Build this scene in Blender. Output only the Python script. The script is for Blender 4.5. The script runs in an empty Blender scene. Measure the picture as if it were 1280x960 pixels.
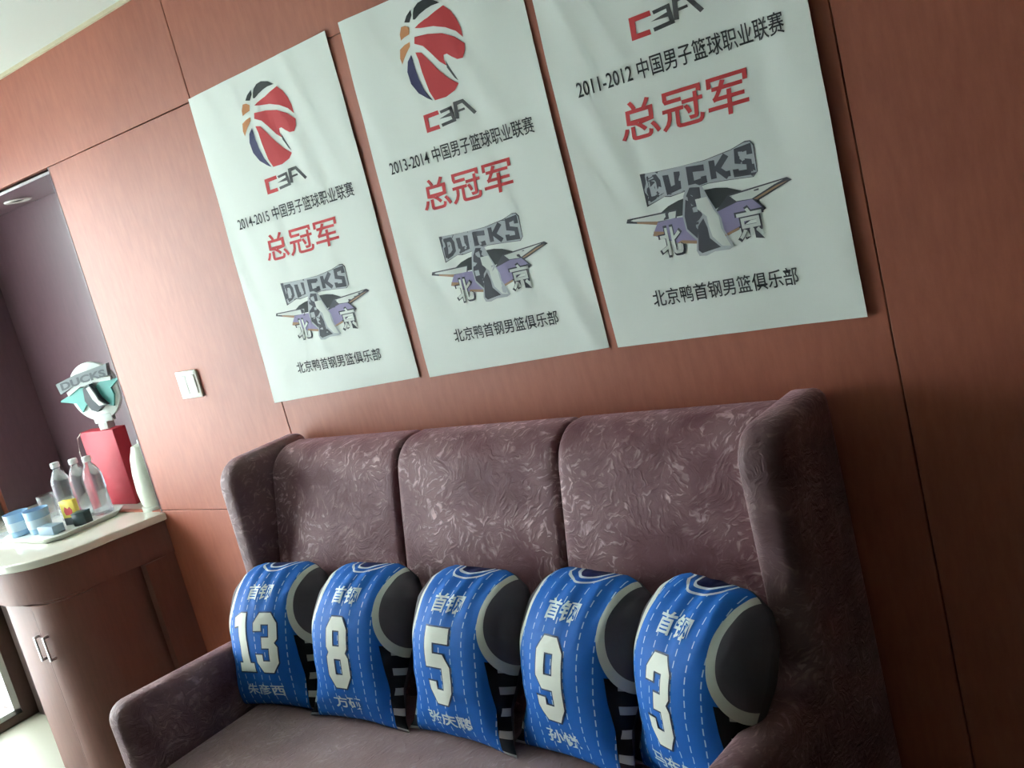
import bpy, bmesh, math, random
from mathutils import Vector, Matrix, noise
random.seed(4)
SC = bpy.context.scene
COL = SC.collection
# ---------------- camera ----------------
cam = bpy.data.cameras.new('camera'); co = bpy.data.objects.new('camera', cam); COL.objects.link(co)
cam.sensor_fit = 'HORIZONTAL'; cam.sensor_width = 36.0
cam.lens = 1255.95 / 1280 * 36.0; cam.clip_start = 0.02
RT = ((0.7737322, -0.6274616, 0.0873523), (0.5828768, 0.7591057, 0.2898502), (-0.2481795, -0.1733508, 0.9530774))
m = Matrix.Identity(4)
for i in range(3):
    m[i][0] = RT[i][0]; m[i][1] = RT[i][2]; m[i][2] = -RT[i][1]
m[0][3], m[1][3], m[2][3] = 2.53736, -1.96210, 1.64668
co.matrix_world = m
SC.camera = co
# ---------------- world: bright overcast daylight over pale ground ----------------
w = bpy.data.worlds.new('World'); SC.world = w; w.use_nodes = True
nt = w.node_tree; nt.nodes.clear()
tc = nt.nodes.new('ShaderNodeTexCoord'); sp = nt.nodes.new('ShaderNodeSeparateXYZ')
cr = nt.nodes.new('ShaderNodeValToRGB'); bg = nt.nodes.new('ShaderNodeBackground'); wo = nt.nodes.new('ShaderNodeOutputWorld')
mr = nt.nodes.new('ShaderNodeMapRange'); mr.inputs['From Min'].default_value = -1; mr.inputs['From Max'].default_value = 1
cr.color_ramp.elements[0].position = 0.47; cr.color_ramp.elements[0].color = (.50, .56, .56, 1)
cr.color_ramp.elements[1].position = 0.52; cr.color_ramp.elements[1].color = (.90, .97, 1.0, 1)
nt.links.new(tc.outputs['Generated'], sp.inputs[0]); nt.links.new(sp.outputs['Z'], mr.inputs[0])
nt.links.new(mr.outputs[0], cr.inputs[0]); nt.links.new(cr.outputs[0], bg.inputs[0]); nt.links.new(bg.outputs[0], wo.inputs[0])
bg.inputs[1].default_value = 15.0
# portal in the window opening (guides daylight sampling, adds no light)
WIN_Y0, WIN_Y1, WIN_Z0, WIN_Z1, WALL_X = -2.45, -0.215, -0.02, 2.30, -2.2
pl = bpy.data.lights.new('window_portal', 'AREA'); pl.shape = 'RECTANGLE'
pl.size = WIN_Z1 - WIN_Z0; pl.size_y = WIN_Y1 - WIN_Y0; pl.cycles.is_portal = True
po = bpy.data.objects.new('window_portal', pl); COL.objects.link(po)
po.location = (WALL_X - .10, (WIN_Y0 + WIN_Y1) / 2, (WIN_Z0 + WIN_Z1) / 2); po.rotation_euler = (0, -math.pi / 2, 0)
# ---------------- exposure ----------------
SC.view_settings.view_transform = 'Standard'; SC.view_settings.look = 'None'
SC.view_settings.gamma = 1.0; SC.view_settings.use_curve_mapping = False
SC.view_settings.exposure = 0.30
SC.cycles.max_bounces = 8

# ================= helpers =================
def lin(r, g, b):
    f = lambda c: (c / 255 / 12.92) if c / 255 <= .04045 else ((c / 255 + .055) / 1.055) ** 2.4
    return (f(r), f(g), f(b), 1)

MATS = {}
def mat(name, col=(128, 128, 128), rough=.5, metal=0, spec=.5, coat=0, **kw):
    if name in MATS: return MATS[name]
    m = bpy.data.materials.new(name); m.use_nodes = True
    p = m.node_tree.nodes['Principled BSDF']
    p.inputs['Base Color'].default_value = lin(*col); p.inputs['Roughness'].default_value = rough
    p.inputs['Metallic'].default_value = metal; p.inputs['Specular IOR Level'].default_value = spec
    p.inputs['Coat Weight'].default_value = coat; p.inputs['Coat Roughness'].default_value = .08
    for k, v in kw.items(): p.inputs[k.replace('_', ' ')].default_value = v
    MATS[name] = m; return m

def N(m, t, **props):
    n = m.node_tree.nodes.new(t)
    for k, v in props.items(): setattr(n, k, v)
    return n

def L(m, a, b): m.node_tree.links.new(a, b)

def wood(name, dark, light, rough=.32, coat=.25, scale=(6, 6, 1.2), bump=.02):
    m = mat(name, light, rough, coat=coat); p = m.node_tree.nodes['Principled BSDF']
    p.inputs['Coat Roughness'].default_value = .4
    tc = N(m, 'ShaderNodeTexCoord'); mp = N(m, 'ShaderNodeMapping'); mp.inputs['Scale'].default_value = scale
    L(m, tc.outputs['Object'], mp.inputs[0])
    n1 = N(m, 'ShaderNodeTexNoise'); n1.inputs['Scale'].default_value = 9; n1.inputs['Detail'].default_value = 8; n1.inputs['Roughness'].default_value = .65
    n2 = N(m, 'ShaderNodeTexNoise'); n2.inputs['Scale'].default_value = 1.1; n2.inputs['Detail'].default_value = 3; n2.inputs['Distortion'].default_value = .6
    L(m, mp.outputs[0], n1.inputs[0]); L(m, tc.outputs['Object'], n2.inputs[0])
    mx = N(m, 'ShaderNodeMix', data_type='FLOAT'); mx.inputs[0].default_value = .55
    L(m, n1.outputs[0], mx.inputs[2]); L(m, n2.outputs[0], mx.inputs[3])
    cr = N(m, 'ShaderNodeValToRGB'); cr.color_ramp.elements[0].position = .34; cr.color_ramp.elements[0].color = lin(*dark)
    cr.color_ramp.elements[1].position = .66; cr.color_ramp.elements[1].color = lin(*light)
    L(m, mx.outputs[0], cr.inputs[0]); L(m, cr.outputs[0], p.inputs['Base Color'])
    b = N(m, 'ShaderNodeBump'); b.inputs['Strength'].default_value = bump; b.inputs['Distance'].default_value = .01
    L(m, n1.outputs[0], b.inputs['Height']); L(m, b.outputs[0], p.inputs['Normal'])
    return m

def velvet(name, lo, hi, amount=1.0):
    m = mat(name, lo, .62, spec=.35, Sheen_Weight=.75, Sheen_Roughness=.3)
    p = m.node_tree.nodes['Principled BSDF']; p.inputs['Sheen Tint'].default_value = lin(206, 160, 168)
    tc = N(m, 'ShaderNodeTexCoord')
    # crushed pile: short shards, their sheen put into the colour, direction varying by patch
    warp = N(m, 'ShaderNodeTexNoise'); warp.inputs['Scale'].default_value = 16; warp.inputs['Detail'].default_value = 3
    L(m, tc.outputs['Object'], warp.inputs[0])
    va = N(m, 'ShaderNodeVectorMath', operation='MULTIPLY_ADD'); va.inputs[1].default_value = (.06, .06, .06)
    L(m, warp.outputs['Color'], va.inputs[0]); L(m, tc.outputs['Object'], va.inputs[2])
    vo = N(m, 'ShaderNodeTexVoronoi'); vo.inputs['Scale'].default_value = 22; L(m, va.outputs[0], vo.inputs['Vector'])
    sx = N(m, 'ShaderNodeSeparateColor'); L(m, vo.outputs['Color'], sx.inputs[0])
    an = N(m, 'ShaderNodeMath', operation='MULTIPLY'); an.inputs[1].default_value = 3.14; L(m, sx.outputs[0], an.inputs[0])
    ro = N(m, 'ShaderNodeVectorRotate', rotation_type='AXIS_ANGLE'); ro.inputs['Axis'].default_value = (.25, 1, .1)
    L(m, va.outputs[0], ro.inputs['Vector']); L(m, an.outputs[0], ro.inputs['Angle'])
    mp = N(m, 'ShaderNodeMapping'); mp.inputs['Scale'].default_value = (26, 26, 130); L(m, ro.outputs[0], mp.inputs[0])
    n1 = N(m, 'ShaderNodeTexNoise'); n1.inputs['Scale'].default_value = 1; n1.inputs['Detail'].default_value = 2.5; n1.inputs['Roughness'].default_value = .5
    L(m, mp.outputs[0], n1.inputs[0])
    rd = N(m, 'ShaderNodeMapRange'); rd.inputs['From Min'].default_value = .54; rd.inputs['From Max'].default_value = .70
    L(m, n1.outputs[0], rd.inputs[0])
    # patches where the pile is more crushed
    n3 = N(m, 'ShaderNodeTexNoise'); n3.inputs['Scale'].default_value = 7; n3.inputs['Detail'].default_value = 5
    L(m, tc.outputs['Object'], n3.inputs[0])
    pr = N(m, 'ShaderNodeMapRange'); pr.inputs['From Min'].default_value = .38; pr.inputs['From Max'].default_value = .62; L(m, n3.outputs[0], pr.inputs[0])
    mu = N(m, 'ShaderNodeMath', operation='MULTIPLY'); L(m, rd.outputs[0], mu.inputs[0]); L(m, pr.outputs[0], mu.inputs[1])
    ad = N(m, 'ShaderNodeMath', operation='MULTIPLY_ADD'); L(m, pr.outputs[0], ad.inputs[0]); ad.inputs[1].default_value = .18
    m2 = N(m, 'ShaderNodeMath', operation='MULTIPLY'); m2.inputs[1].default_value = .75 * amount; L(m, mu.outputs[0], m2.inputs[0]); L(m, m2.outputs[0], ad.inputs[2])
    mc = N(m, 'ShaderNodeMix', data_type='RGBA'); mc.inputs[6].default_value = lin(*lo); mc.inputs[7].default_value = lin(*hi)
    L(m, ad.outputs[0], mc.inputs[0]); L(m, mc.outputs[2], p.inputs['Base Color'])
    b = N(m, 'ShaderNodeBump'); b.inputs['Strength'].default_value = .55; b.inputs['Distance'].default_value = .006
    L(m, n1.outputs[0], b.inputs['Height']); L(m, b.outputs[0], p.inputs['Normal'])
    return m

def link(name, me, parent=None):
    o = bpy.data.objects.new(name, me); COL.objects.link(o)
    if parent: o.parent = parent
    return o

def tag(o, label=None, cat=None, group=None, kind=None):
    if label: o['label'] = label
    if cat: o['category'] = cat
    if group: o['group'] = group
    if kind: o['kind'] = kind
    return o

def thing(name, label, cat, loc=(0, 0, 0), rot=(0, 0, 0), group=None):
    o = bpy.data.objects.new(name, None); COL.objects.link(o); o.location = loc; o.rotation_euler = rot
    return tag(o, label, cat, group)

def from_bm(name, bm, mats, parent=None, smooth=False, angle=None):
    me = bpy.data.meshes.new(name); bm.normal_update(); bm.to_mesh(me); bm.free()
    for x in (mats if isinstance(mats, (list, tuple)) else [mats]): me.materials.append(x)
    if smooth:
        for p in me.polygons: p.use_smooth = True
        if angle: me.set_sharp_from_angle(angle=math.radians(angle))
    return link(name, me, parent)

def box_bm(bm, x0, x1, y0, y1, z0, z1, bev=0, seg=2, mi=0):
    vs = [bm.verts.new(p) for p in ((x0, y0, z0), (x1, y0, z0), (x1, y1, z0), (x0, y1, z0), (x0, y0, z1), (x1, y0, z1), (x1, y1, z1), (x0, y1, z1))]
    fs = [bm.faces.new([vs[i] for i in q]) for q in ((3, 2, 1, 0), (4, 5, 6, 7), (0, 1, 5, 4), (1, 2, 6, 5), (2, 3, 7, 6), (3, 0, 4, 7))]
    for f in fs: f.material_index = mi
    if bev:
        es = list({e for f in fs for e in f.edges})
        bmesh.ops.bevel(bm, geom=es, offset=bev, segments=seg, affect='EDGES', profile=.5, material=mi)
    return vs

def box(name, b, mats, parent=None, bev=0, seg=2, smooth=False):
    bm = bmesh.new(); box_bm(bm, *b, bev=bev, seg=seg)
    return from_bm(name, bm, mats, parent, smooth=smooth or bev > 0, angle=40 if not smooth else None)

def prism(name, outline, axis, a, b, mats, parent=None, bev=0, seg=3, smooth=False):
    """outline in the two other axes, extruded along axis from a to b"""
    bm = bmesh.new()
    def P(u, v, w): return {'x': (w, u, v), 'y': (u, w, v), 'z': (u, v, w)}[axis]
    A = [bm.verts.new(P(u, v, a)) for u, v in outline]; B = [bm.verts.new(P(u, v, b)) for u, v in outline]
    n = len(A); f1 = bm.faces.new(A[::-1]); f2 = bm.faces.new(B)
    for i in range(n): bm.faces.new((A[i], A[(i + 1) % n], B[(i + 1) % n], B[i]))
    bmesh.ops.recalc_face_normals(bm, faces=bm.faces)
    if bev: bmesh.ops.bevel(bm, geom=list(f1.edges) + list(f2.edges), offset=bev, segments=seg, affect='EDGES', profile=.5)
    return from_bm(name, bm, mats, parent, smooth=smooth or bev > 0, angle=35)

def lathe_bm(bm, prof, n=32, c=(0, 0, 0), mi=0, cap=True):
    rings = []
    for r, z in prof:
        rings.append([bm.verts.new((c[0] + r * math.cos(2 * math.pi * k / n), c[1] + r * math.sin(2 * math.pi * k / n), c[2] + z)) for k in range(n)])
    for a, b in zip(rings, rings[1:]):
        for k in range(n):
            f = bm.faces.new((a[k], a[(k + 1) % n], b[(k + 1) % n], b[k])); f.material_index = mi
    if cap:
        f = bm.faces.new(rings[0][::-1]); f.material_index = mi
        f = bm.faces.new(rings[-1]); f.material_index = mi

def lathe(name, prof, mats, parent=None, n=32, c=(0, 0, 0), cap=True, angle=40):
    bm = bmesh.new(); lathe_bm(bm, prof, n, c, cap=cap)
    return from_bm(name, bm, mats, parent, smooth=True, angle=angle)

def tube(name, pts, r, mats, parent=None, n=8):
    bm = bmesh.new(); rings = []
    pts = [Vector(p) for p in pts]
    for k, p in enumerate(pts):
        d = (pts[min(k + 1, len(pts) - 1)] - pts[max(k - 1, 0)]).normalized()
        u = d.orthogonal().normalized(); v = d.cross(u)
        rings.append([bm.verts.new(p + (u * math.cos(2 * math.pi * j / n) + v * math.sin(2 * math.pi * j / n)) * r) for j in range(n)])
    for a, b in zip(rings, rings[1:]):
        q = min(range(n), key=lambda s: (a[0].co - b[s].co).length)
        for j in range(n): bm.faces.new((a[j], a[(j + 1) % n], b[(j + 1 + q) % n], b[(j + q) % n]))
    bm.faces.new(rings[0][::-1]); bm.faces.new(rings[-1])
    bmesh.ops.recalc_face_normals(bm, faces=bm.faces)
    return from_bm(name, bm, mats, parent, smooth=True, angle=60)

# ---- flat print: filled 2-D outlines and lettering, cut on a grid and laid on a surface ----
def fill_2d(splines):
    c = bpy.data.curves.new('outline', 'CURVE'); c.dimensions = '2D'; c.fill_mode = 'BOTH'
    for pts in splines:
        s = c.splines.new('POLY'); s.points.add(len(pts) - 1)
        for q, p in zip(s.points, pts): q.co = (p[0], p[1], 0, 1)
        s.use_cyclic_u = True
    return curve_bm(c)

def curve_bm(c):
    o = bpy.data.objects.new('temp', c); COL.objects.link(o)
    me = bpy.data.meshes.new_from_object(o.evaluated_get(bpy.context.evaluated_depsgraph_get()))
    bm = bmesh.new(); bm.from_mesh(me)
    bpy.data.objects.remove(o); bpy.data.meshes.remove(me); bpy.data.curves.remove(c)
    return bm

def text_2d(s, x0, y0, x1, y1, bold=0.0, shear=0.0):
    c = bpy.data.curves.new('lettering', 'FONT'); c.body = s; c.offset = bold; c.shear = shear; c.resolution_u = 3
    bm = curve_bm(c)
    xs = [v.co.x for v in bm.verts]; ys = [v.co.y for v in bm.verts]
    ax, bx, ay, by = min(xs), max(xs), min(ys), max(ys)
    for v in bm.verts:
        v.co.x = x0 + (v.co.x - ax) / (bx - ax) * (x1 - x0); v.co.y = y0 + (v.co.y - ay) / (by - ay) * (y1 - y0); v.co.z = 0
    return bm

def grid_cut(bm, step):
    xs = [v.co.x for v in bm.verts]; ys = [v.co.y for v in bm.verts]
    for ax, lo, hi in ((0, min(xs), max(xs)), (1, min(ys), max(ys))):
        k = math.ceil(lo / step)
        while k * step < hi:
            n = [0, 0, 0]; n[ax] = 1; p = [0, 0, 0]; p[ax] = k * step + 1e-5
            bmesh.ops.bisect_plane(bm, geom=bm.verts[:] + bm.edges[:] + bm.faces[:], plane_co=p, plane_no=n)
            k += 1

def decal(name, layers, surf, parent, mats, step=.03):
    """layers: list of (bm2d, material index, height); surf(x, y, h) -> 3-D point"""
    out = bmesh.new()
    for bm, mi, h in layers:
        grid_cut(bm, step)
        vm = {v: out.verts.new(surf(v.co.x, v.co.y, h)) for v in bm.verts}
        for f in bm.faces:
            vs = [vm[v] for v in f.verts]
            if f.normal.z < 0: vs.reverse()
            g = out.faces.new(vs); g.material_index = mi
        bm.free()
    return from_bm(name, out, mats, parent)

# ================= materials =================
wall_wood = wood('wall_veneer', (152, 80, 60), (178, 102, 78), rough=.55, coat=.08)
cab_wood = wood('cabinet_veneer', (98, 60, 50), (116, 72, 60), rough=.6, coat=.0, scale=(8, 8, .8))
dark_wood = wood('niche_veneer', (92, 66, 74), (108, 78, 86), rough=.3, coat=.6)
gap_m = mat('panel_gap', (84, 44, 32), .8)
ceil_m = mat('ceiling_paint', (208, 216, 208), .9)
white_frame = mat('window_frame_paint', (205, 210, 208), .4)
stone = mat('counter_stone', (214, 212, 198), .12, coat=.4)
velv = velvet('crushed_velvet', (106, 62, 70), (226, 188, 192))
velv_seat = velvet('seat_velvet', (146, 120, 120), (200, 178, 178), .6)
velv_shade = velvet('shaded_side_velvet', (98, 68, 72), (206, 172, 172), .55)  # same velvet with the sides' shade put into its colour: darker, fainter shards
poster_m = mat('poster_cloth', (234, 238, 232), .75)
steel = mat('brushed_steel', (190, 190, 188), .28, metal=1)
def glass(name, col=(255, 255, 255), rough=0.02, ior=1.45):
    return mat(name, col, rough, Transmission_Weight=1.0, IOR=ior)
pane_m = mat('window_glass', (250, 255, 253), 0.0, Transmission_Weight=1.0, IOR=1.01)
INK = {k: mat('print_' + k, v, .7, spec=.3) for k, v in dict(black=(48, 52, 54), charcoal=(70, 70, 78), grey=(84, 84, 86), red=(200, 62, 66),
    orange=(206, 140, 92), navy=(62, 60, 100), silver=(178, 182, 186), white=(218, 222, 216), gold=(168, 134, 106), lavender=(150, 140, 176)).items()}
INK_KEYS = list(INK); INK_M = [INK[k] for k in INK_KEYS]

# ================= the room =================
CEIL = 2.52; XR = 4.4; YF = -5.0; FL = -.06
bm = bmesh.new(); box_bm(bm, WALL_X - .2, XR + .2, YF - .2, .7, FL - .1, FL)
floor_m = mat('floor_tile', (138, 136, 120), .5)
tag(from_bm('floor', bm, floor_m), kind='structure')
bm = bmesh.new(); box_bm(bm, WALL_X - .2, XR + .2, YF - .2, .7, CEIL, CEIL + .1)
tag(from_bm('ceiling', bm, ceil_m), kind='structure')
NX0, NX1, NZ0, NZ1, ND = -2.14, -.90, .80, 2.168, .30       # niche opening in the back wall
bm = bmesh.new()
box_bm(bm, NX1, XR + .2, .02, .6, FL, CEIL); box_bm(bm, WALL_X - .2, NX1, .02, .6, NZ1, CEIL)
box_bm(bm, WALL_X - .2, NX1, .02, .6, FL, NZ0); box_bm(bm, WALL_X - .2, NX0 - .012, .02, .6, NZ0, NZ1)
wb = tag(from_bm('wall_back', bm, gap_m), kind='structure')
G = .0012
def panel(x0, x1, z0, z1): box('panel', (x0 + G, x1 - G, 0, .021, z0 + G, z1 - G), wall_wood, wb, bev=.0015, seg=1)
for x0, x1 in ((-.013, 1.885), (1.885, 3.1), (3.1, XR)):
    panel(x0, x1, NZ1, CEIL)
    if x0 > -1: panel(x0, x1, FL, NZ1)
    else: panel(x0, x1, .866, NZ1); panel(x0, x1, FL, .866)
panel(NX1, -.013, .866, NZ1); panel(NX1, -.013, FL, .866); panel(WALL_X, -.013, NZ1, CEIL)
panel(WALL_X, NX0, .866, NZ1); panel(WALL_X, NX1, FL, .866)
# niche lining: left side, back and a rounded right corner, with a soffit
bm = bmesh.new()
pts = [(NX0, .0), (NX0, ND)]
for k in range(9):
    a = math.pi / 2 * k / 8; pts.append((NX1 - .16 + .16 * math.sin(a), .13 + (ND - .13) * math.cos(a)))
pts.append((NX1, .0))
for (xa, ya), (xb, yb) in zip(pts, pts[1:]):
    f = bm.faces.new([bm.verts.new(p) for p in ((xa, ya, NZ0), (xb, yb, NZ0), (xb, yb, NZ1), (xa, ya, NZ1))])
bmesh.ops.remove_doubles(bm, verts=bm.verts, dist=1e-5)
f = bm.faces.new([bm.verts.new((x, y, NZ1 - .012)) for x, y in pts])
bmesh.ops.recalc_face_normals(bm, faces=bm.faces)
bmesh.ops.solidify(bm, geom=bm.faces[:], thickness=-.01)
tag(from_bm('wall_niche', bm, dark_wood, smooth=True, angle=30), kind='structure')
# left wall with the tall window
bm = bmesh.new()
box_bm(bm, WALL_X - .2, WALL_X, WIN_Y1, .02, FL, CEIL); box_bm(bm, WALL_X - .2, WALL_X, YF, WIN_Y0, FL, CEIL)
box_bm(bm, WALL_X - .2, WALL_X, WIN_Y0, WIN_Y1, WIN_Z1, CEIL); box_bm(bm, WALL_X - .2, WALL_X, WIN_Y0, WIN_Y1, FL, WIN_Z0)
tag(from_bm('wall_left', bm, wood('side_wall_veneer', (72, 56, 50), (86, 66, 60))), kind='structure')
win = thing('window_1', None, None, (WALL_X - .035, 0, 0)); win['kind'] = 'structure'
bm = bmesh.new()
for y in (WIN_Y0 + .015, WIN_Y0 + .68, WIN_Y0 + 1.36, WIN_Y1 - .015): box_bm(bm, -.03, .03, y - .015, y + .015, WIN_Z0, WIN_Z1)
for z in (WIN_Z0 + .012, WIN_Z1 - .012): box_bm(bm, -.03, .03, WIN_Y0, WIN_Y1, z - .012, z + .012)
from_bm('window_frame', bm, white_frame, win)
ys = (WIN_Y0 + .03, WIN_Y0 + .665, WIN_Y0 + .695, WIN_Y0 + 1.345, WIN_Y0 + 1.375, WIN_Y1 - .03)
for k in range(3): box('pane', (-.004, .004, ys[2 * k], ys[2 * k + 1], WIN_Z0 + .024, WIN_Z1 - .024), pane_m, win)
far_m = mat('far_wall_paint', (34, 25, 23), .7)
bm = bmesh.new(); box_bm(bm, XR, XR + .2, YF, .02, FL, CEIL); tag(from_bm('wall_right', bm, far_m), kind='structure')
bm = bmesh.new(); box_bm(bm, WALL_X - .2, XR + .2, YF - .2, YF, FL, CEIL); tag(from_bm('wall_front', bm, far_m), kind='structure')
bm = bmesh.new(); box_bm(bm, -7.5, WALL_X - .2, -8, 3, FL - .12, FL - .02); tag(from_bm('balcony_floor', bm, mat('balcony_tile', (225, 228, 226), .7)), kind='structure')
# slim cornice strip between ceiling and panelling
box('trim_1', (WALL_X, XR, -.012, 0, CEIL - .012, CEIL), mat('cornice_paint', (200, 190, 160), .6)).__setitem__('kind', 'structure')

# recessed downlight in the niche soffit (off)
d = thing('downlight', 'round white-rimmed recessed downlight in the dark niche soffit', 'light', (-1.47, .16, NZ1 - .024))
lathe('ring', [(.026, -.004), (.050, -.006), (.054, 0), (.026, 0)], mat('lamp_ring', (226, 222, 214), .4), d, cap=False)
lathe('lamp_glass', [(.001, 0), (.027, -.001), (.027, .004)], mat('lamp_glass', (90, 88, 90), .2), d, cap=False)

# light switch
s = thing('light_switch', 'square white double-gang light switch on the wood wall', 'switch', (-.460, 0, 1.325))
sw = mat('switch_plastic', (206, 206, 196), .35)
box('plate', (-.06, .06, -.009, 0, -.048, .048), sw, s, bev=.003)
for k in (-1, 1): box('rocker', (-.024 + k * .0245, .024 + k * .0245, -.013, -.008, -.032, .032), mat('rocker_plastic', (214, 214, 205), .3), s, bev=.002)

# ================= posters =================
BALL = [
    ('black', [(0.395,-0.109),(0.418,-0.088),(0.450,-0.072),(0.448,-0.093),(0.425,-0.117)]),
    ('black', [(0.448,-0.112),(0.457,-0.089),(0.469,-0.072),(0.496,-0.058),(0.531,-0.055),(0.575,-0.067),(0.610,-0.090),(0.566,-0.089),(0.531,-0.093),(0.492,-0.102),(0.460,-0.115)]),
    ('orange', [(0.371,-0.121),(0.395,-0.123),(0.415,-0.136),(0.404,-0.160),(0.374,-0.164),(0.350,-0.171),(0.353,-0.147)]),
    ('orange', [(0.332,-0.204),(0.364,-0.193),(0.397,-0.189),(0.392,-0.206),(0.362,-0.227),(0.338,-0.248),(0.324,-0.263),(0.320,-0.238)]),
    ('navy', [(0.387,-0.239),(0.388,-0.261),(0.388,-0.293),(0.394,-0.338),(0.409,-0.392),(0.441,-0.443),(0.415,-0.428),(0.373,-0.396),(0.345,-0.350),(0.341,-0.299),(0.358,-0.260)]),
    ('red', [(0.624,-0.105),(0.652,-0.132),(0.673,-0.170),(0.683,-0.209),(0.683,-0.248),(0.655,-0.216),(0.608,-0.188),(0.546,-0.166),(0.476,-0.154),(0.445,-0.146),(0.471,-0.137),(0.508,-0.129),(0.526,-0.127),(0.570,-0.116)]),
    ('red', [(0.430,-0.178),(0.504,-0.186),(0.583,-0.205),(0.641,-0.235),(0.683,-0.273),(0.674,-0.302),(0.656,-0.324),(0.626,-0.321),(0.599,-0.303),(0.579,-0.286),(0.560,-0.286),(0.555,-0.303),(0.563,-0.332),(0.530,-0.305),(0.495,-0.260),(0.464,-0.224),(0.420,-0.203)]),
    ('red', [(0.413,-0.237),(0.445,-0.246),(0.476,-0.285),(0.518,-0.340),(0.554,-0.379),(0.598,-0.412),(0.570,-0.433),(0.517,-0.447),(0.453,-0.445),(0.434,-0.404),(0.422,-0.320),(0.420,-0.271)]),
    ('grey', [(0.562,-0.308),(0.576,-0.346),(0.601,-0.401),(0.586,-0.387),(0.560,-0.338)]),
]
CBA = [
    ('red', [(0.453,-0.487),(0.366,-0.488),(0.361,-0.561),(0.441,-0.561),(0.439,-0.544),(0.385,-0.544),(0.389,-0.505),(0.455,-0.504)]),
    ('grey', [(0.465,-0.504),(0.516,-0.500),(0.516,-0.511),(0.448,-0.523),(0.517,-0.526),(0.519,-0.540),(0.453,-0.544),(0.455,-0.557),(0.538,-0.552),(0.533,-0.512),(0.484,-0.521),(0.533,-0.521),(0.531,-0.487),(0.462,-0.492)]),
    ('grey', [(0.555,-0.546),(0.561,-0.492),(0.589,-0.490),(0.635,-0.548),(0.651,-0.541),(0.598,-0.476),(0.543,-0.476),(0.536,-0.543)]),
    ('grey', [(0.554,-0.521),(0.596,-0.519),(0.594,-0.510),(0.552,-0.512)]),
]
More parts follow.
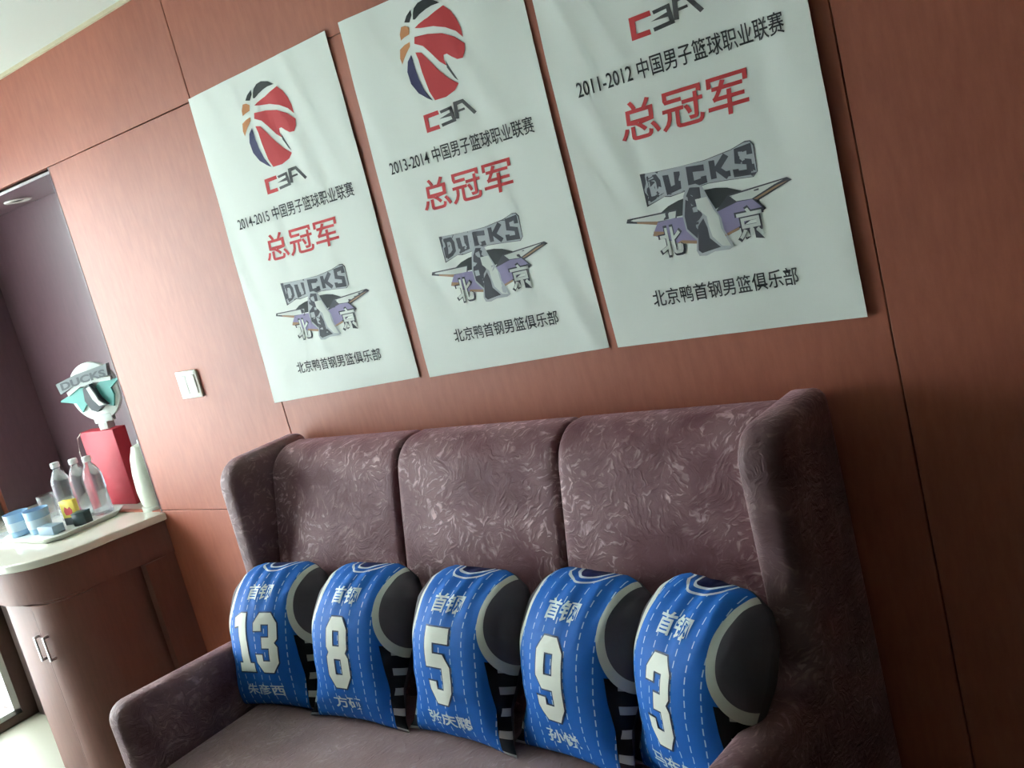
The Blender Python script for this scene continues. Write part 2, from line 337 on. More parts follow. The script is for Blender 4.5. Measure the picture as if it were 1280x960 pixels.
DUCK = [
    ('charcoal', [(0.274,-0.995),(0.351,-1.000),(0.442,-1.002),(0.537,-1.002),(0.641,-0.990),(0.698,-0.975),(0.718,-0.977),(0.729,-0.992),(0.722,-1.079),(0.704,-1.094),(0.618,-1.086),(0.535,-1.081),(0.441,-1.089),(0.381,-1.095),(0.354,-1.090),(0.276,-1.111)]),
    ('silver', [(0.279,-0.995),(0.355,-1.002),(0.444,-1.002),(0.537,-1.004),(0.638,-0.993),(0.693,-0.979),(0.715,-0.980),(0.724,-0.995),(0.719,-1.079),(0.701,-1.092),(0.616,-1.084),(0.535,-1.079),(0.443,-1.087),(0.384,-1.092),(0.359,-1.088),(0.281,-1.106)]),
    ('charcoal', [(0.289,-1.010),(0.283,-1.091),(0.306,-1.093),(0.313,-1.012)]),
    ('charcoal', [(0.296,-1.026),(0.328,-1.026),(0.333,-1.034),(0.332,-1.064),(0.318,-1.074),(0.288,-1.082),(0.295,-1.098),(0.328,-1.088),(0.350,-1.072),(0.353,-1.032),(0.340,-1.008),(0.294,-1.008)]),
    ('charcoal', [(0.365,-1.018),(0.367,-1.087),(0.429,-1.076),(0.436,-1.018),(0.412,-1.015),(0.407,-1.058),(0.391,-1.061),(0.389,-1.020)]),
    ('charcoal', [(0.532,-1.015),(0.463,-1.009),(0.458,-1.084),(0.525,-1.077),(0.523,-1.057),(0.485,-1.060),(0.486,-1.031),(0.530,-1.036)]),
    ('charcoal', [(0.552,-1.009),(0.549,-1.070),(0.571,-1.070),(0.574,-1.010)]),
    ('charcoal', [(0.612,-0.996),(0.564,-1.039),(0.606,-1.081),(0.623,-1.067),(0.594,-1.041),(0.629,-1.010)]),
    ('charcoal', [(0.717,-1.020),(0.718,-0.985),(0.653,-0.991),(0.646,-1.038),(0.687,-1.049),(0.685,-1.065),(0.657,-1.063),(0.656,-1.057),(0.635,-1.055),(0.635,-1.081),(0.706,-1.086),(0.709,-1.036),(0.670,-1.025),(0.671,-1.009),(0.697,-1.006),(0.695,-1.019)]),
    ('black', [(0.327,-1.140),(0.361,-1.124),(0.406,-1.113),(0.441,-1.109),(0.514,-1.098),(0.559,-1.100),(0.601,-1.108),(0.654,-1.129),(0.602,-1.151),(0.543,-1.169),(0.368,-1.165)]),
    ('charcoal', [(0.175,-1.151),(0.182,-1.138),(0.393,-1.141),(0.383,-1.178),(0.364,-1.178),(0.304,-1.178)]),
    ('white', [(0.194,-1.143),(0.388,-1.146),(0.379,-1.170),(0.307,-1.168),(0.187,-1.147)]),
    ('gold', [(0.218,-1.154),(0.307,-1.168),(0.305,-1.180),(0.221,-1.160)]),
    ('lavender', [(0.274,-1.212),(0.305,-1.171),(0.368,-1.169),(0.420,-1.172),(0.423,-1.226),(0.452,-1.254),(0.446,-1.271),(0.368,-1.256)]),
    ('gold', [(0.375,-1.247),(0.447,-1.260),(0.446,-1.271),(0.368,-1.256)]),
    ('gold', [(0.282,-1.199),(0.327,-1.208),(0.321,-1.221),(0.275,-1.215)]),
    ('charcoal', [(0.598,-1.132),(0.820,-1.118),(0.836,-1.129),(0.701,-1.172),(0.727,-1.201),(0.612,-1.251),(0.558,-1.268),(0.533,-1.206),(0.539,-1.178)]),
    ('white', [(0.603,-1.137),(0.805,-1.123),(0.773,-1.131),(0.682,-1.161),(0.624,-1.158)]),
    ('gold', [(0.689,-1.163),(0.777,-1.136),(0.820,-1.129),(0.701,-1.166)]),
    ('lavender', [(0.539,-1.180),(0.627,-1.161),(0.684,-1.163),(0.718,-1.201),(0.614,-1.243),(0.558,-1.258),(0.546,-1.233)]),
    ('gold', [(0.558,-1.258),(0.614,-1.244),(0.616,-1.252),(0.558,-1.266)]),
    ('silver', [(0.431,-1.101),(0.451,-1.071),(0.487,-1.071),(0.510,-1.085),(0.524,-1.125),(0.543,-1.169),(0.556,-1.201),(0.558,-1.241),(0.584,-1.303),(0.564,-1.310),(0.508,-1.308),(0.471,-1.317),(0.443,-1.314),(0.436,-1.294),(0.446,-1.260),(0.413,-1.221),(0.410,-1.169)]),
    ('charcoal', [(0.438,-1.108),(0.461,-1.079),(0.500,-1.085),(0.497,-1.121),(0.473,-1.125),(0.489,-1.178),(0.470,-1.194),(0.451,-1.254),(0.418,-1.215),(0.418,-1.170)]),
    ('charcoal', [(0.462,-1.214),(0.489,-1.190),(0.498,-1.225),(0.498,-1.260),(0.533,-1.297),(0.505,-1.300),(0.456,-1.306),(0.444,-1.294)]),
    ('white', [(0.473,-1.122),(0.519,-1.122),(0.534,-1.167),(0.548,-1.194),(0.548,-1.234),(0.572,-1.300),(0.540,-1.294),(0.510,-1.257),(0.504,-1.220),(0.504,-1.186),(0.474,-1.156)]),
]

FIT = [((-.0145, .6244, .0076, -.0113), (2.1715, -.0019, .5913, -.0075)),
       ((.6546, .5654, .008, -.0189), (2.1946, -.0118, .5928, -.0162)),
       ((1.259, .5939, .0037, 0), (2.2545, .0012, .6247, 0))]
PH = 1.598
CORN = [((-.015, 2.176), (.611, 2.188), (.606, 1.248), (-.041, 1.225)), ((.662, 2.192), (1.229, 2.183), (1.234, 1.261), (.642, 1.244)), ((1.249, 2.255), (1.857, 2.256), (1.847, 1.255), (1.258, 1.258))]
def make_poster(i, season, label):
    (a, b), c = FIT[i], CORN[i]
    def flat(u, v):
        return Vector((a[0] + a[1] * u + a[2] * v + a[3] * u * v, 0, b[0] + b[1] * u + b[2] * v + b[3] * u * v))
    org = Vector((c[3][0], 0, c[3][1]))
    def wave(x, z):
        q = noise.noise(Vector((x * 5.5 + i * 3.1, z * 1.5, i))) * .0030 + noise.noise(Vector((x * 14 + z * 3, z * 4, i + 5.))) * .0013 + noise.noise(Vector((x * 20 + z * 6, z * 3, i + 9.))) * .0019
        lift = 0
        if i == 2: lift = .012 * max(0, (x - c[3][0]) / .6 - .80) * 5 * (.4 + .6 * max(0, min(1, (z - 1.3) / .8)))
        return -(.0045 + q + lift)
    def surf(u, v, h=0):
        p = flat(u, v); p.y = wave(p.x, p.z) - h; return p - org
    root = thing('poster', label, 'poster', org, group=None)
    bm = bmesh.new(); nu, nv = 48, 72; g = []
    for q in range(nv + 1):
        t = q / nv; row = []
        for r in range(nu + 1):
            s = r / nu
            x = (1 - t) * ((1 - s) * c[0][0] + s * c[1][0]) + t * ((1 - s) * c[3][0] + s * c[2][0])
            z = (1 - t) * ((1 - s) * c[0][1] + s * c[1][1]) + t * ((1 - s) * c[3][1] + s * c[2][1])
            edge = noise.noise(Vector((z * 3, i, 1))) * .003 * (1 if r in (0, nu) else 0)
            row.append(bm.verts.new(Vector((x + edge, wave(x, z), z)) - org))
        g.append(row)
    for q in range(nv):
        for r in range(nu): bm.faces.new((g[q][r], g[q + 1][r], g[q + 1][r + 1], g[q][r + 1]))
    bmesh.ops.recalc_face_normals(bm, faces=bm.faces)
    if sum(f.normal.y for f in bm.faces) > 0: bmesh.ops.reverse_faces(bm, faces=bm.faces)
    bmesh.ops.solidify(bm, geom=bm.faces[:], thickness=.0008)
    from_bm('sheet', bm, poster_m, root, smooth=True, angle=35)
    def col(shapes): return [(fill_2d([p]), INK_KEYS.index(m), .0007 + .00002 * k) for k, (m, p) in enumerate(shapes)]
    decal('ball_emblem', col(BALL), surf, root, INK_M)
    decal('league_initials', col(CBA), surf, root, INK_M)
    K = INK_KEYS.index
    decal('season_lettering', [(text_2d(season + ' 中国男子篮球职业联赛', .095, -.69, .912, -.622, .008), 0, .0008)], surf, root, INK['black'], step=.02)
    decal('champion_lettering', [(text_2d('总冠军', .235, -.882, .755, -.748, .011, .1), 0, .0008)], surf, root, INK['red'])
    em = col(DUCK)
    for ch, x0, z0, x1, z1 in (('北', .298, -1.292, .388, -1.195), ('京', .610, -1.290, .708, -1.186)):
        em.append((text_2d(ch, x0 - .008, z0 - .008, x1 + .008, z1 + .008, .035), K('charcoal'), .00150))
        em.append((text_2d(ch, x0, z0, x1, z1, .02), K('white'), .0016))
    decal('team_emblem', em, surf, root, INK_M)
    decal('club_lettering', [(text_2d('北京鸭首钢男篮俱乐部', .214, -1.466, .791, -1.405, .008), 0, .0008)], surf, root, INK['black'], step=.02)
make_poster(0, '2014-2015', 'white championship poster lettered 2014-2015, hung nearest the light switch')
make_poster(1, '2013-2014', 'white championship poster lettered 2013-2014, hung above the middle of the sofa')
make_poster(2, '2011-2012', 'white championship poster lettered 2011-2012, hung beside the right wall seam')

# ================= sofa =================
sofa = thing('sofa', 'high-backed winged three-seat sofa in crushed mauve velvet against the wood wall', 'sofa', (.87, -.42, 0))
def S(o): o.location = -Vector(sofa.location); return o
def arc(cx, cz, r, a0, a1, n=6): return [(cx + r * math.cos(math.radians(a0 + (a1 - a0) * k / n)), cz + r * math.sin(math.radians(a0 + (a1 - a0) * k / n))) for k in range(n + 1)]
def side(x0, x1):
    o = [(-.015, .10)] + arc(-.045, 1.100, .03, 0, 90, 3) + arc(-.245, 1.050, .08, 90, 180, 8)
    o += [(-.328, .80), (-.338, .68)] + arc(-.385, .685, .05, 0, -90, 4)[1:] + [(-.60, .648)] + arc(-.800, .610, .05, 90, 180, 6) + [(-.842, .10)]
    return S(prism('side_panel', o, 'x', x0, x1, velv_shade, sofa, bev=.030, seg=5))
side(0, .085); side(1.655, 1.745)
S(box('back_frame', (.06, 1.69, -.10, -.015, .10, 1.06), velv, sofa, bev=.03, seg=3))
def back_cushion(x0, x1):
    bm = bmesh.new(); nx, nz = 22, 30; W = x1 - x0; front = {}
    for fr in (1, 0):
        for r in range(nz + 1):
            for c in range(nx + 1):
                a, b = .5 - .5 * math.cos(math.pi * c / nx), math.sin(math.pi / 2 * r / nz)
                x = x0 + W * a; z = .42 + b * .695
                ys = -.335 + (z - .48) * (.155 / .62) if fr else -.06
                e = min(a, 1 - a) * W; et = (1 - b) * .69
                rd = .016; rt = .07; off = 0
                if e < rd: off += .016 * (1 - math.sqrt(max(0, 1 - (1 - e / rd) ** 2)))
                if et < rt: off += .075 * (1 - math.sqrt(max(0, 1 - (1 - et / rt) ** 2)))
                bulge = .012 * math.sin(math.pi * a) * math.sin(math.pi * min(1, b * 1.05))
                zz = z - (.006 * (1 - math.sqrt(max(0, 1 - (1 - e / rd) ** 2))) if e < rd and b > .9 else 0)
                y = ys + off - bulge + noise.noise(Vector((x * 7, z * 7, 3))) * .003 if fr else ys
                front[fr, r, c] = bm.verts.new((x, y, zz))
    for r in range(nz):
        for c in range(nx):
            bm.faces.new([front[1, r, c], front[1, r, c + 1], front[1, r + 1, c + 1], front[1, r + 1, c]])
            bm.faces.new([front[0, r, c], front[0, r + 1, c], front[0, r + 1, c + 1], front[0, r, c + 1]])
    for c in range(nx):
        bm.faces.new([front[1, nz, c], front[1, nz, c + 1], front[0, nz, c + 1], front[0, nz, c]])
        bm.faces.new([front[1, 0, c + 1], front[1, 0, c], front[0, 0, c], front[0, 0, c + 1]])
    for r in range(nz):
        bm.faces.new([front[1, r + 1, 0], front[0, r + 1, 0], front[0, r, 0], front[1, r, 0]])
        bm.faces.new([front[1, r, nx], front[0, r, nx], front[0, r + 1, nx], front[1, r + 1, nx]])
    bmesh.ops.recalc_face_normals(bm, faces=bm.faces)
    S(from_bm('back_cushion', bm, velv, sofa, smooth=True, angle=70))
for a, b in ((.083, .612), (.614, 1.140), (1.142, 1.667)): back_cushion(a, b)
S(box('seat_base', (.07, 1.68, -.80, -.10, .10, .33), velv, sofa, bev=.02))
S(box('seat_cushion', (.083, 1.667, -.835, -.26, .33, .465), velv_seat, sofa, bev=.04, seg=5))
for x in (.06, 1.69):
    for y in (-.79, -.07): S(lathe('foot', [(.018, FL), (.028, .10)], mat('foot_wood', (40, 26, 22), .4), sofa, n=16, c=(x, y, 0)))

# ================= jersey cushions =================
def jersey_mat():
    m = mat('jersey_print', (30, 100, 190), .66, spec=.2); p = m.node_tree.nodes['Principled BSDF']
    uvn = N(m, 'ShaderNodeUVMap', uv_map='print'); sp = N(m, 'ShaderNodeSeparateXYZ'); L(m, uvn.outputs[0], sp.inputs[0])
    def M(op, *a):
        n = N(m, 'ShaderNodeMath', operation=op)
        for k, x in enumerate(a):
            if isinstance(x, (int, float)): n.inputs[k].default_value = x
            else: L(m, x, n.inputs[k])
        return n.outputs[0]
    X, Y = sp.outputs[0], sp.outputs[1]; AX = M('ABSOLUTE', X)
    def mixc(fac, A, B):
        n = N(m, 'ShaderNodeMix', data_type='RGBA'); L(m, fac, n.inputs[0])
        for k, x in ((6, A), (7, B)):
            if isinstance(x, tuple): n.inputs[k].default_value = lin(*x)
            else: L(m, x, n.inputs[k])
        return n.outputs[2]
    def ell(cx, cy, rx, ry):   # radial measure of an ellipse: 1 on its edge
        a = M('DIVIDE', M('SUBTRACT', AX, cx), rx); b = M('DIVIDE', M('SUBTRACT', Y, cy), ry)
        return M('SQRT', M('ADD', M('MULTIPLY', a, a), M('MULTIPLY', b, b)))
    # dashed pinstripes
    fx = M('FRACT', M('ADD', M('DIVIDE', X, .034), 100.5)); line = M('LESS_THAN', M('ABSOLUTE', M('SUBTRACT', fx, .5)), .036)
    dash = M('LESS_THAN', M('FRACT', M('ADD', M('DIVIDE', Y, .021), 20)), .62)
    c = mixc(M('MULTIPLY', M('MULTIPLY', line, dash), .8), (20, 98, 184), (190, 214, 232))
    # side panel: black with short white bars
    side = M('MULTIPLY', M('GREATER_THAN', M('ADD', AX, M('MULTIPLY', Y, .12)), .146), M('LESS_THAN', Y, .205))
    bar = M('MULTIPLY', M('LESS_THAN', M('FRACT', M('ADD', M('DIVIDE', Y, .048), 20.2)), .36), M('GREATER_THAN', AX, .142))
    c = mixc(side, c, mixc(bar, (22, 24, 30), (176, 178, 174)))
    # armholes with pale trim, charcoal sleeve beyond
    e = ell(.198, .315, .084, .130)
    c = mixc(M('LESS_THAN', e, 1.17), c, (205, 208, 198)); c = mixc(M('LESS_THAN', e, .99), c, (88, 84, 92))
    # neckline: two white lines, navy inside
    e = ell(0, .425, .078, .050)
    c = mixc(M('LESS_THAN', e, 1.0), c, (215, 222, 228)); c = mixc(M('LESS_THAN', e, .93), c, (20, 88, 172))
    c = mixc(M('LESS_THAN', e, .80), c, (215, 222, 228)); c = mixc(M('LESS_THAN', e, .73), c, (22, 34, 92))
    L(m, c, p.inputs['Base Color'])
    n = N(m, 'ShaderNodeTexNoise'); n.inputs['Scale'].default_value = 14; n.inputs['Detail'].default_value = 3; tc = N(m, 'ShaderNodeTexCoord'); L(m, tc.outputs['Object'], n.inputs[0])
    b = N(m, 'ShaderNodeBump'); b.inputs['Strength'].default_value = .25; b.inputs['Distance'].default_value = .012; L(m, n.outputs[0], b.inputs['Height']); L(m, b.outputs[0], p.inputs['Normal'])
    return m
jersey = jersey_mat(); jersey_back = mat('cushion_back_cloth', (70, 66, 74), .7)
num_white = mat('number_white', (226, 228, 216), .6); num_edge = mat('number_outline', (28, 52, 84), .6); let_white = mat('jersey_lettering', (206, 222, 226), .6)
PHH = .40
WT = [(0, .184), (.03, .166), (.10, .148), (.17, .158), (.25, .172), (.32, .170), (.365, .150), (.39, .118), (.40, .085)]
def width(t):
    t = max(0, min(PHH, t))
    for (a, wa), (b, wb_) in zip(WT, WT[1:]):
        if t <= b:
            s = (t - a) / (b - a); s = s * s * (3 - 2 * s) * .5 + s * .5
            return wa + (wb_ - wa) * s
    return WT[-1][1]
def depth(t):
    q = max(0.0, min(1.0, t / PHH))
    return .118 * (max(0, math.sin(math.pi * q ** 1.25)) ** .55) * (.70 + .30 * q)
def pillow_surf(seed, s, t, sgn=-1, h=0):
    w_ = width(t); a = max(-1, min(1, s / w_)); k = (1 - abs(a) ** 2.6) ** .5
    y = depth(t) * k * (1 if sgn < 0 else .75)
    q = t / PHH
    y += .0045 * math.sin(s * 120 + seed * 2 + 3 * noise.noise(Vector((s * 6, t * 6, seed)))) * max(0, q - .62) * 2.4 * k * (abs(s) < .2)
    y += .007 * noise.noise(Vector((s * 11, t * 9, seed * 3.7))) * k
    y += .005 * noise.noise(Vector((s * 5 + t * 22, t * 26 - s * 12, seed * 1.3))) * max(0, 1 - q * 1.7) * k
    sag = .012 * (1 - a * a) * max(0, 1 - q * 5)      # hem arches up between the two bottom corners
    return Vector((s + .10 * (t - .03), sgn * (y + h), t + sag))
def digit(ch):   # block numerals in a 0.68 x 1 box
    x, c, th, tv = .68, .17, .23, .19
    if ch == '1': return [[(.10, 0), (.64, 0), (.64, .15), (.50, .15), (.50, 1), (.30, 1), (.06, .92), (.06, .76), (.22, .78), (.22, .15), (.10, .15)]]
    if ch == '8': return [[(c, 0), (x - c, 0), (x, c), (x, .43), (x - .07, .5), (x, .57), (x, 1 - c), (x - c, 1), (c, 1), (0, 1 - c), (0, .57), (.07, .5), (0, .43), (0, c)],
                          [(th, tv), (x - th, tv), (x - th, .41), (th, .41)], [(th, .59), (x - th, .59), (x - th, 1 - tv), (th, 1 - tv)]]
    if ch == '3': return [[(c, 0), (x - c, 0), (x, c), (x, .43), (x - .08, .5), (x, .57), (x, 1 - c), (x - c, 1), (c, 1), (0, 1 - c), (0, .70), (th, .70), (th, 1 - tv), (x - th, 1 - tv), (x - th, .59), (.24, .59), (.24, .41), (x - th, .41), (x - th, tv), (th, tv), (th, .30), (0, .30), (0, c)]]
    if ch == '5': return [[(c, 0), (x - c, 0), (x, c), (x, .50), (x - c, .66), (th, .66), (th, .80), (x - .02, .80), (x - .02, 1), (0, 1), (0, .48), (x - th, .48), (x - th, tv), (th, tv), (th, .29), (0, .29), (0, c)]]
    if ch == '9': return [[(c, 0), (x - c, 0), (x, c), (x, 1 - c), (x - c, 1), (c, 1), (0, 1 - c), (0, .52), (c, .38), (x - th, .38), (x - th, tv), (th, tv), (th, .28), (0, .28), (0, c)],
                          [(th, .55), (x - th, .55), (x - th, 1 - tv), (th, 1 - tv)]]
def grow(poly, d):
    n = len(poly); ar = sum(poly[k][0] * poly[(k + 1) % n][1] - poly[(k + 1) % n][0] * poly[k][1] for k in range(n)); sg = 1 if ar > 0 else -1
    out = []
    for k in range(n):
        p0, p1, p2 = Vector(poly[k - 1]), Vector(poly[k]), Vector(poly[(k + 1) % n])
        e1, e2 = (p1 - p0).normalized(), (p2 - p1).normalized()
        n1, n2 = Vector((e1.y, -e1.x)) * sg, Vector((e2.y, -e2.x)) * sg
        b = (n1 + n2); b = b / max(.3, b.dot(n1)) if b.length > 1e-6 else n1
        out.append(tuple(p1 + b * d))
    return out
def jersey_cushion(num, name, loc, yaw, lean, seed, label, roll=0, ns=.175, nc=.180, sc=1.0):
    root = thing('jersey_cushion', label, 'cushion', loc, (0, 0, 0), group='jersey cushions on the sofa')
    root.rotation_euler = Matrix.Rotation(math.radians(yaw), 3, 'Z').__matmul__(Matrix.Rotation(math.radians(roll), 3, 'Y') @ Matrix.Rotation(math.radians(-lean), 3, 'X')).to_euler()
    root.scale = (min(sc, .95) if sc > 1.04 else sc, sc, sc)
    bm = bmesh.new(); uvl = bm.loops.layers.uv.new('print'); na, nb = 56, 64; g = {}
    for sg in (-1, 1):
        for r in range(nb + 1):
            t = PHH * r / nb
            for c in range(na + 1):
                a = math.sin(math.pi / 2 * (2 * c / na - 1)); edge = r in (0, nb) or c in (0, na)
                if sg == 1 and edge: g[1, r, c] = g[-1, r, c]; continue
                s = a * width(t)
                v = bm.verts.new(pillow_surf(seed, s, t, sg)); g[sg, r, c] = (v, s, t)
    for sg in (-1, 1):
        for r in range(nb):
            for c in range(na):
                q = [g[sg, r, c], g[sg, r, c + 1], g[sg, r + 1, c + 1], g[sg, r + 1, c]]
                if sg == 1: q.reverse()
                f = bm.faces.new([k[0] for k in q]); f.material_index = 0 if sg == -1 else 1; f.smooth = True
                for lp, k in zip(f.loops, q): lp[uvl].uv = (k[1], k[2])
    from_bm('cushion_cover', bm, [jersey, jersey_back], root, smooth=True)
    sf = lambda x, y, h: pillow_surf(seed, x, y, -1, h)
    H = ns; lays = []
    K = .72 if len(num) > 1 else .62; wid = .68 * K * H; tot = wid * len(num) + .010 * (len(num) - 1); x = -tot / 2 - .006
    for ch in num:
        P = [[(x + px * K * H, nc - H / 2 + py * H) for px, py in poly] for poly in digit(ch)]
        outer = [grow(P[0], .0035)] + [grow(q, -.0035) for q in P[1:]]
        lays.append((fill_2d(outer), 1, .0010)); lays.append((fill_2d(P), 0, .0018)); x += wid + .010
    decal('number', lays, sf, root, [num_white, num_edge], step=.012)
    decal('club_lettering', [(text_2d('首钢', -.046, .300, .046, .342, .02), 0, .0012)], sf, root, let_white, step=.012)
    hw = .024 * len(name)
    decal('name_lettering', [(text_2d(name, -hw, .034, hw, .070, .02), 0, .0012)], sf, root, let_white, step=.012)
    return root
SZ = .468
jersey_cushion('13', '朱彦西', (.203, -.490, SZ), 7, 24, 1, 'leftmost blue jersey cushion, number 13, in the corner by the left armrest', ns=.160, nc=.185)
jersey_cushion('8', '方硕', (.542, -.490, SZ), 0, 25, 2, 'blue jersey cushion, number 8, beside the one in the left corner', sc=1.02)
jersey_cushion('5', '张庆鹏', (.897, -.490, SZ), -6, 24, 3, 'middle one of the five blue jersey cushions, number 5, before the central back cushion', sc=1.02)
jersey_cushion('9', '孙悦', (1.222, -.490, SZ), -11, 24, 4, 'blue jersey cushion, number 9, fourth from the left armrest', sc=1.03)
jersey_cushion('3', '马布里', (1.512, -.515, SZ), -22, 22, 5, 'rightmost blue jersey cushion, lone number 3, beside the right sofa wing', sc=1.05)

# ================= counter and cabinet =================
def curve_outline(inset=0.0, xl=-2.19):
    """plan of the counter seen from above, right end at the wall, rounded front corner"""
    i = inset
    pts = [(-.872 - i, .0), (-.905 - i, -.14)]
    cx, cy, rx, ry = -1.235, -.215, .305 - i, .300 - i
    pts += [(cx + rx * math.cos(t), cy + ry * math.sin(t)) for t in [-math.radians(a) for a in range(0, 91, 3)]]
    pts += [(xl, cy - ry), (xl, .0)]
    return pts
cw = thing('counter_top', 'pale stone countertop with a rounded end in the niche', 'countertop', (-1.5, 0, .83))
def at(o, root): o.location = -Vector(root.location); return o
o = curve_outline()
o = [(-.872, -.002)] + o[1:-1] + [(-2.19, -.002)]
at(prism('slab', o, 'z', .830, .860, stone, cw, bev=.006), cw)
at(box('niche_slab', (NX0 + .012, NX1 - .012, -.004, .118, .835, .8595), stone, cw), cw)
at(box('niche_slab_back', (NX0 + .012, NX1 - .17, .116, ND - .012, .835, .8595), stone, cw), cw)
cab = thing('cabinet', 'curved brown wood cabinet with two doors under the stone countertop', 'cabinet', (-1.2, -.2, 0))
def apron(inset, z0, z1, name, xl):
    o = curve_outline(inset, xl); o = [(o[0][0], -.002)] + o[1:-1] + [(xl, -.002)]
    return at(prism(name, o, 'z', z0, z1, cab_wood, cab, smooth=True), cab)
ap = apron(.020, .700, .830, 'apron', -2.18)
bo = [(-.95, -.002), (-.965, -.14)] + [(-1.12 + .15 * math.cos(math.radians(a)), -.30 - .155 * math.sin(math.radians(a))) for a in range(0, 91, 4)] + [(-1.315, -.455), (-1.315, -.002)]
body = at(prism('body', bo, 'z', .0, .70, cab_wood, cab, smooth=True), cab)
at(prism('plinth', curve_outline(.10, -1.34)[:-1] + [(-1.34, -.003)], 'z', FL, .001, mat('plinth_dark', (38, 30, 28), .6), cab), cab)
at(box('end_post', (-.935, -.898, -.128, -.002, FL, .70), cab_wood, cab), cab)
yf = -.455
for k, (xa, xb) in enumerate(((-1.31, -1.112), (-1.109, -.99))):
    if k == 0:
        dr = box('door', (xa, xb, yf - .018, yf - .0005, .012, .694), cab_wood, cab, bev=.002)
    else:    # the right door bends with the corner
        oo = [(xa, yf - .018)]; inn = [(xa, yf - .0005)]
        cx, cy, rx, ry = -1.12, -.30, .15, .155
        angs = [a for a in range(88, 3, -4)]
        oo += [(cx + (rx + .018) * math.cos(-math.radians(a)), cy + (ry + .018) * math.sin(-math.radians(a))) for a in angs]
        inn += [(cx + (rx + .0005) * math.cos(-math.radians(a)), cy + (ry + .0005) * math.sin(-math.radians(a))) for a in angs]
        dr = prism('door', oo + inn[::-1], 'z', .012, .694, cab_wood, cab, smooth=True)
    at(dr, cab)
    hx = -1.128 if k == 0 else -1.072
    hd = bpy.data.objects.new('handle', None)
    bm = bmesh.new(); yq = yf - .018
    hy = yq if k == 0 else yq + .004
    box_bm(bm, hx - .006, hx + .006, hy - .020, hy - .013, .488, .582, bev=.002, seg=1)
    for z in (.492, .578): box_bm(bm, hx - .004, hx + .004, hy - .014, hy + .004, z - .004, z + .004)
    hh = from_bm('handle', bm, steel, dr, smooth=True, angle=40)

at(box('knee_shade_panel', (-2.17, -1.316, -.16, -.14, FL, .70), wood('knee_shade_tone', (58, 46, 44), (70, 54, 50)), cab), cab)  # added dark sheet, stands in for the shade under the counter

# ================= things on the counter =================
CT = .8605
red_m = mat('red_lacquered_card', (178, 30, 50), .6)
rb = thing('red_box', 'tall red box standing on the counter, carrying the round emblem', 'box', (-1.33, .16, CT))
box('box_body', (-.135, .125, -.075, -.015, 0, .318), red_m, rb, bev=.004)
tube('ribbon', [(-.10, -.085, .318), (-.135, -.088, .30), (-.155, -.088, .24), (-.158, -.088, .17)], .002, mat('string_pale', (190, 190, 180), .6), rb)

em = thing('round_emblem_trophy', 'round white desk emblem with a lettered banner on top of the red box', 'trophy', (-1.285, .115, CT + .318), (0, 0, math.radians(20)))
tw = mat('trophy_white', (226, 234, 228), .4); tt = mat('trophy_teal', (96, 176, 168), .4); tg = mat('trophy_grey', (120, 128, 130), .4); td = mat('trophy_dark', (70, 76, 82), .5)
box('stand', (-.022, .022, -.022, .022, 0, .030), tw, em, bev=.003)
box('neck', (-.045, .045, -.012, .012, .028, .062), tw, em, bev=.004)
def disc(name, r, y0, y1, cz, m_): 
    return prism(name, [(r * math.cos(2 * math.pi * k / 48), cz + r * math.sin(2 * math.pi * k / 48)) for k in range(48)], 'y', y0, y1, m_, em, bev=.003, seg=2)
disc('disc', .120, -.010, .010, .158, tw)
prism('wing', [(-0.1628, 0.1509), (-0.0528, 0.1837), (-0.0044, 0.1755), (-0.0088, 0.1058), (-0.0484, 0.1124), (-0.0774, 0.0853), (-0.0924, 0.1263), (-0.1672, 0.1452)], 'y', -.020, -.010, tt, em)
prism('wing', [(0.1496, 0.1919), (0.0528, 0.1919), (0.0132, 0.1714), (0.0132, 0.1058), (0.0484, 0.0976), (0.0792, 0.0853), (0.0968, 0.1304), (0.0924, 0.1591)], 'y', -.020, -.010, tt, em)
prism('arch', [(-0.1144, 0.1616), (-0.044, 0.1894), (0.0352, 0.1944), (0.11, 0.1894), (0.1118, 0.2042), (0.0352, 0.2108), (-0.044, 0.2075), (-0.1188, 0.1796)], 'y', -.026, -.012, tw, em)
prism('banner', [(-0.1408, 0.1763), (-0.044, 0.2058), (0.044, 0.2124), (0.11, 0.2091), (0.1188, 0.2575), (0.044, 0.2493), (-0.044, 0.2411), (-0.1496, 0.2206)], 'y', -.034, -.014, tg, em)
prism('figure', [(-0.0264, 0.1796), (0.0044, 0.1919), (0.0264, 0.1714), (0.0396, 0.1304), (0.066, 0.0976), (0.0352, 0.0935), (0.0088, 0.0771), (-0.0176, 0.0894), (-0.0352, 0.1304)], 'y', -.036, -.012, td, em)
prism('figure_swoosh', [(-0.0044, 0.1796), (0.0132, 0.1837), (0.0264, 0.155), (0.0352, 0.1222), (0.0572, 0.1017), (0.0308, 0.1001), (0.0088, 0.1304)], 'y', -.042, -.034, tw, em)  # raised white piece of the abstract figure
decal('banner_lettering', [(text_2d('DUCKS', -.150, 0, .122, .036, .04), 0, .0)], lambda x, y, h: Vector((x * .85, -.0348, .190 + y * .85 + .085 * (x + .15) * (1 if x < 0 else .55) + (.0 if x < 0 else .0058))), em, mat('banner_dark', (62, 70, 76), .5), step=.05)

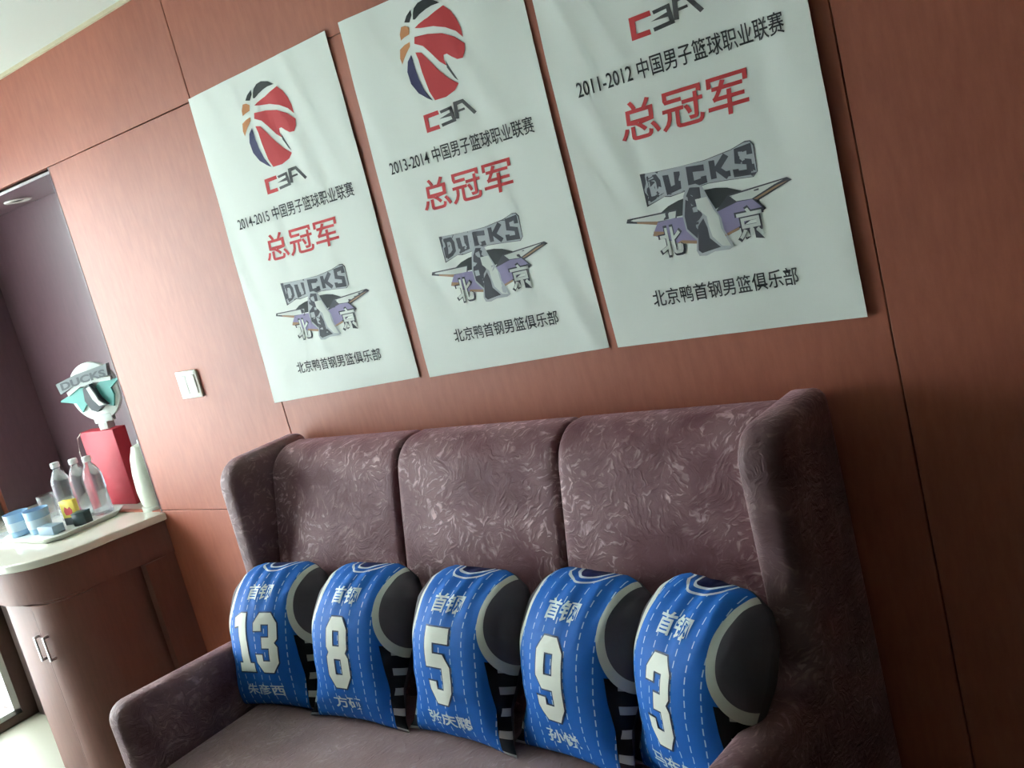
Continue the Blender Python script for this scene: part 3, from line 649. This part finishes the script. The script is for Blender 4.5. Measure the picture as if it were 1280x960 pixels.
kt = thing('kettle', 'cream white electric kettle at the right end of the counter', 'kettle', (-.992, .062, CT))
kw = mat('kettle_plastic', (226, 230, 214), .3)
lathe('kettle_body', [(.060, .018), (.066, .03), (.070, .08), (.066, .15), (.056, .21), (.046, .235)], kw, kt)
lathe('lid', [(.046, .235), (.040, .252), (.014, .260), (.012, .272), (.006, .276)], kw, kt)
lathe('base', [(.070, 0), (.070, .016), (.060, .018)], mat('kettle_base', (196, 198, 186), .4), kt)
tube('handle', [(.05, 0, .225), (.085, 0, .21), (.092, 0, .14), (.082, 0, .07), (.062, 0, .055)], .009, kw, kt)

tr = thing('tray', 'white rectangular serving tray with cut corners on the counter', 'tray', (-1.42, -.135, CT))
def tray_o(i): 
    x0, x1, y0, y1, c = -.24 + i, .27 - i, -.185 + i, .165 - i, .05 - i * .4
    return [(x0 + c, y0), (x1 - c, y0), (x1, y0 + c), (x1, y1 - c), (x1 - c, y1), (x0 + c, y1), (x0, y1 - c), (x0, y0 + c)]
bm = bmesh.new(); rings = []
for i, z in ((.02, 0), (0, .020), (.006, .020), (.022, .006)): rings.append([bm.verts.new((x, y, z)) for x, y in tray_o(i)])
for a, b in zip(rings, rings[1:]):
    for k in range(8): bm.faces.new((a[k], a[(k + 1) % 8], b[(k + 1) % 8], b[k]))
bm.faces.new(rings[0][::-1]); bm.faces.new(rings[-1])
from_bm('tray_body', bm, mat('tray_white', (228, 232, 224), .2), tr)
TZ = CT + .0065
bot_m = mat('bottle_plastic', (222, 230, 236), .08, Transmission_Weight=.8, IOR=1.33, Alpha=.8)
cap_m = mat('bottle_cap', (226, 232, 232), .35); lab_m = mat('bottle_label', (206, 214, 218), .35, Alpha=.7)
def bottle(x, y, label):
    b = thing('water_bottle', label, 'bottle', (x + .055 - .02 * (x > -1.35), y, TZ), group='water bottles on the tray')
    prof = [(.028, 0), (.033, .004)]
    for k in range(6): prof += [(.033, .012 + k * .014), (.031, .019 + k * .014)]
    prof += [(.033, .098), (.0325, .148), (.033, .152), (.029, .172), (.020, .194), (.0125, .205), (.0125, .216)]
    lathe('bottle_body', prof, bot_m, b, n=28, angle=80)
    b.scale = (1.15, 1.15, 1.02)
    lathe('cap', [(.0145, .214), (.0155, .217), (.0155, .232), (.013, .235)], cap_m, b, n=20)
bottle(-1.475, -.075, 'clear water bottle with white cap, standing nearest the cups')
bottle(-1.395, -.040, 'clear water bottle with white cap, in the middle of the three')
bottle(-1.305, -.020, 'clear water bottle with white cap, standing nearest the red box')
def cup(x, y, label):
    c = thing('blue_cup', label, 'cup', (x, y, TZ), group='pale blue cups on the tray'); c.scale = (1.05, 1.05, 1.2)
    lathe('cup_wall', [(.036, 0), (.040, .002), (.046, .078), (.0435, .078), (.038, .006), (.001, .005)], mat('cup_glaze', (150, 184, 214), .25), c, cap=False)
    lathe('cup_stripe', [(.0425, .020), (.0448, .050)], mat('cup_stripe', (196, 214, 226), .3), c, cap=False)
cup(-1.53, -.235, 'pale blue cup at the front left end of the tray')
cup(-1.425, -.205, 'pale blue cup standing beside the small gift card')
g = thing('glass_tumbler', 'clear glass tumbler standing behind the pale blue cups', 'glass', (-1.59, -.075, TZ))
lathe('tumbler', [(.030, 0), (.036, .105), (.034, .105), (.028, .008), (.001, .006)], mat('tumbler_glass', (225, 232, 236), .03, Transmission_Weight=.9, IOR=1.3, Alpha=.5), g, cap=False)
c = thing('yellow_card_box', 'small yellow box with a red centre on the tray before the bottles', 'box', (-1.315, -.125, TZ), (0, 0, math.radians(20)))
box('carton', (-.034, .034, -.012, .012, .028, .098), mat('yellow_card', (236, 214, 90), .4), c, bev=.002)
prism('red_mark', [(-.016, .040), (.016, .040), (.020, .058), (.010, .072), (0, .064), (-.012, .074), (-.020, .056)], 'y', -.0135, -.0118, mat('red_mark', (190, 40, 44), .4), c)
box('carton_foot', (-.034, .034, -.012, .012, 0, .030), mat('carton_grey', (96, 108, 116), .5), c, bev=.002)
c = thing('dark_box', 'small dark green box on the tray beside the yellow box', 'box', (-1.235, -.13, TZ), (0, 0, math.radians(25)))
box('carton', (-.028, .028, -.022, .022, 0, .046), mat('dark_card', (22, 42, 44), .4), c, bev=.002)
box('carton_flap', (-.0285, .0285, -.0225, .0225, .046, .052), mat('dark_flap', (30, 54, 56), .4), c, bev=.001)
c = thing('sachet_box', 'low blue-grey sachet box lying between the cups and the dark box', 'box', (-1.315, -.215, TZ), (0, 0, math.radians(4)))
box('carton', (-.052, .052, -.030, .020, 0, .034), mat('sachet_card', (120, 140, 154), .5), c, bev=.002)
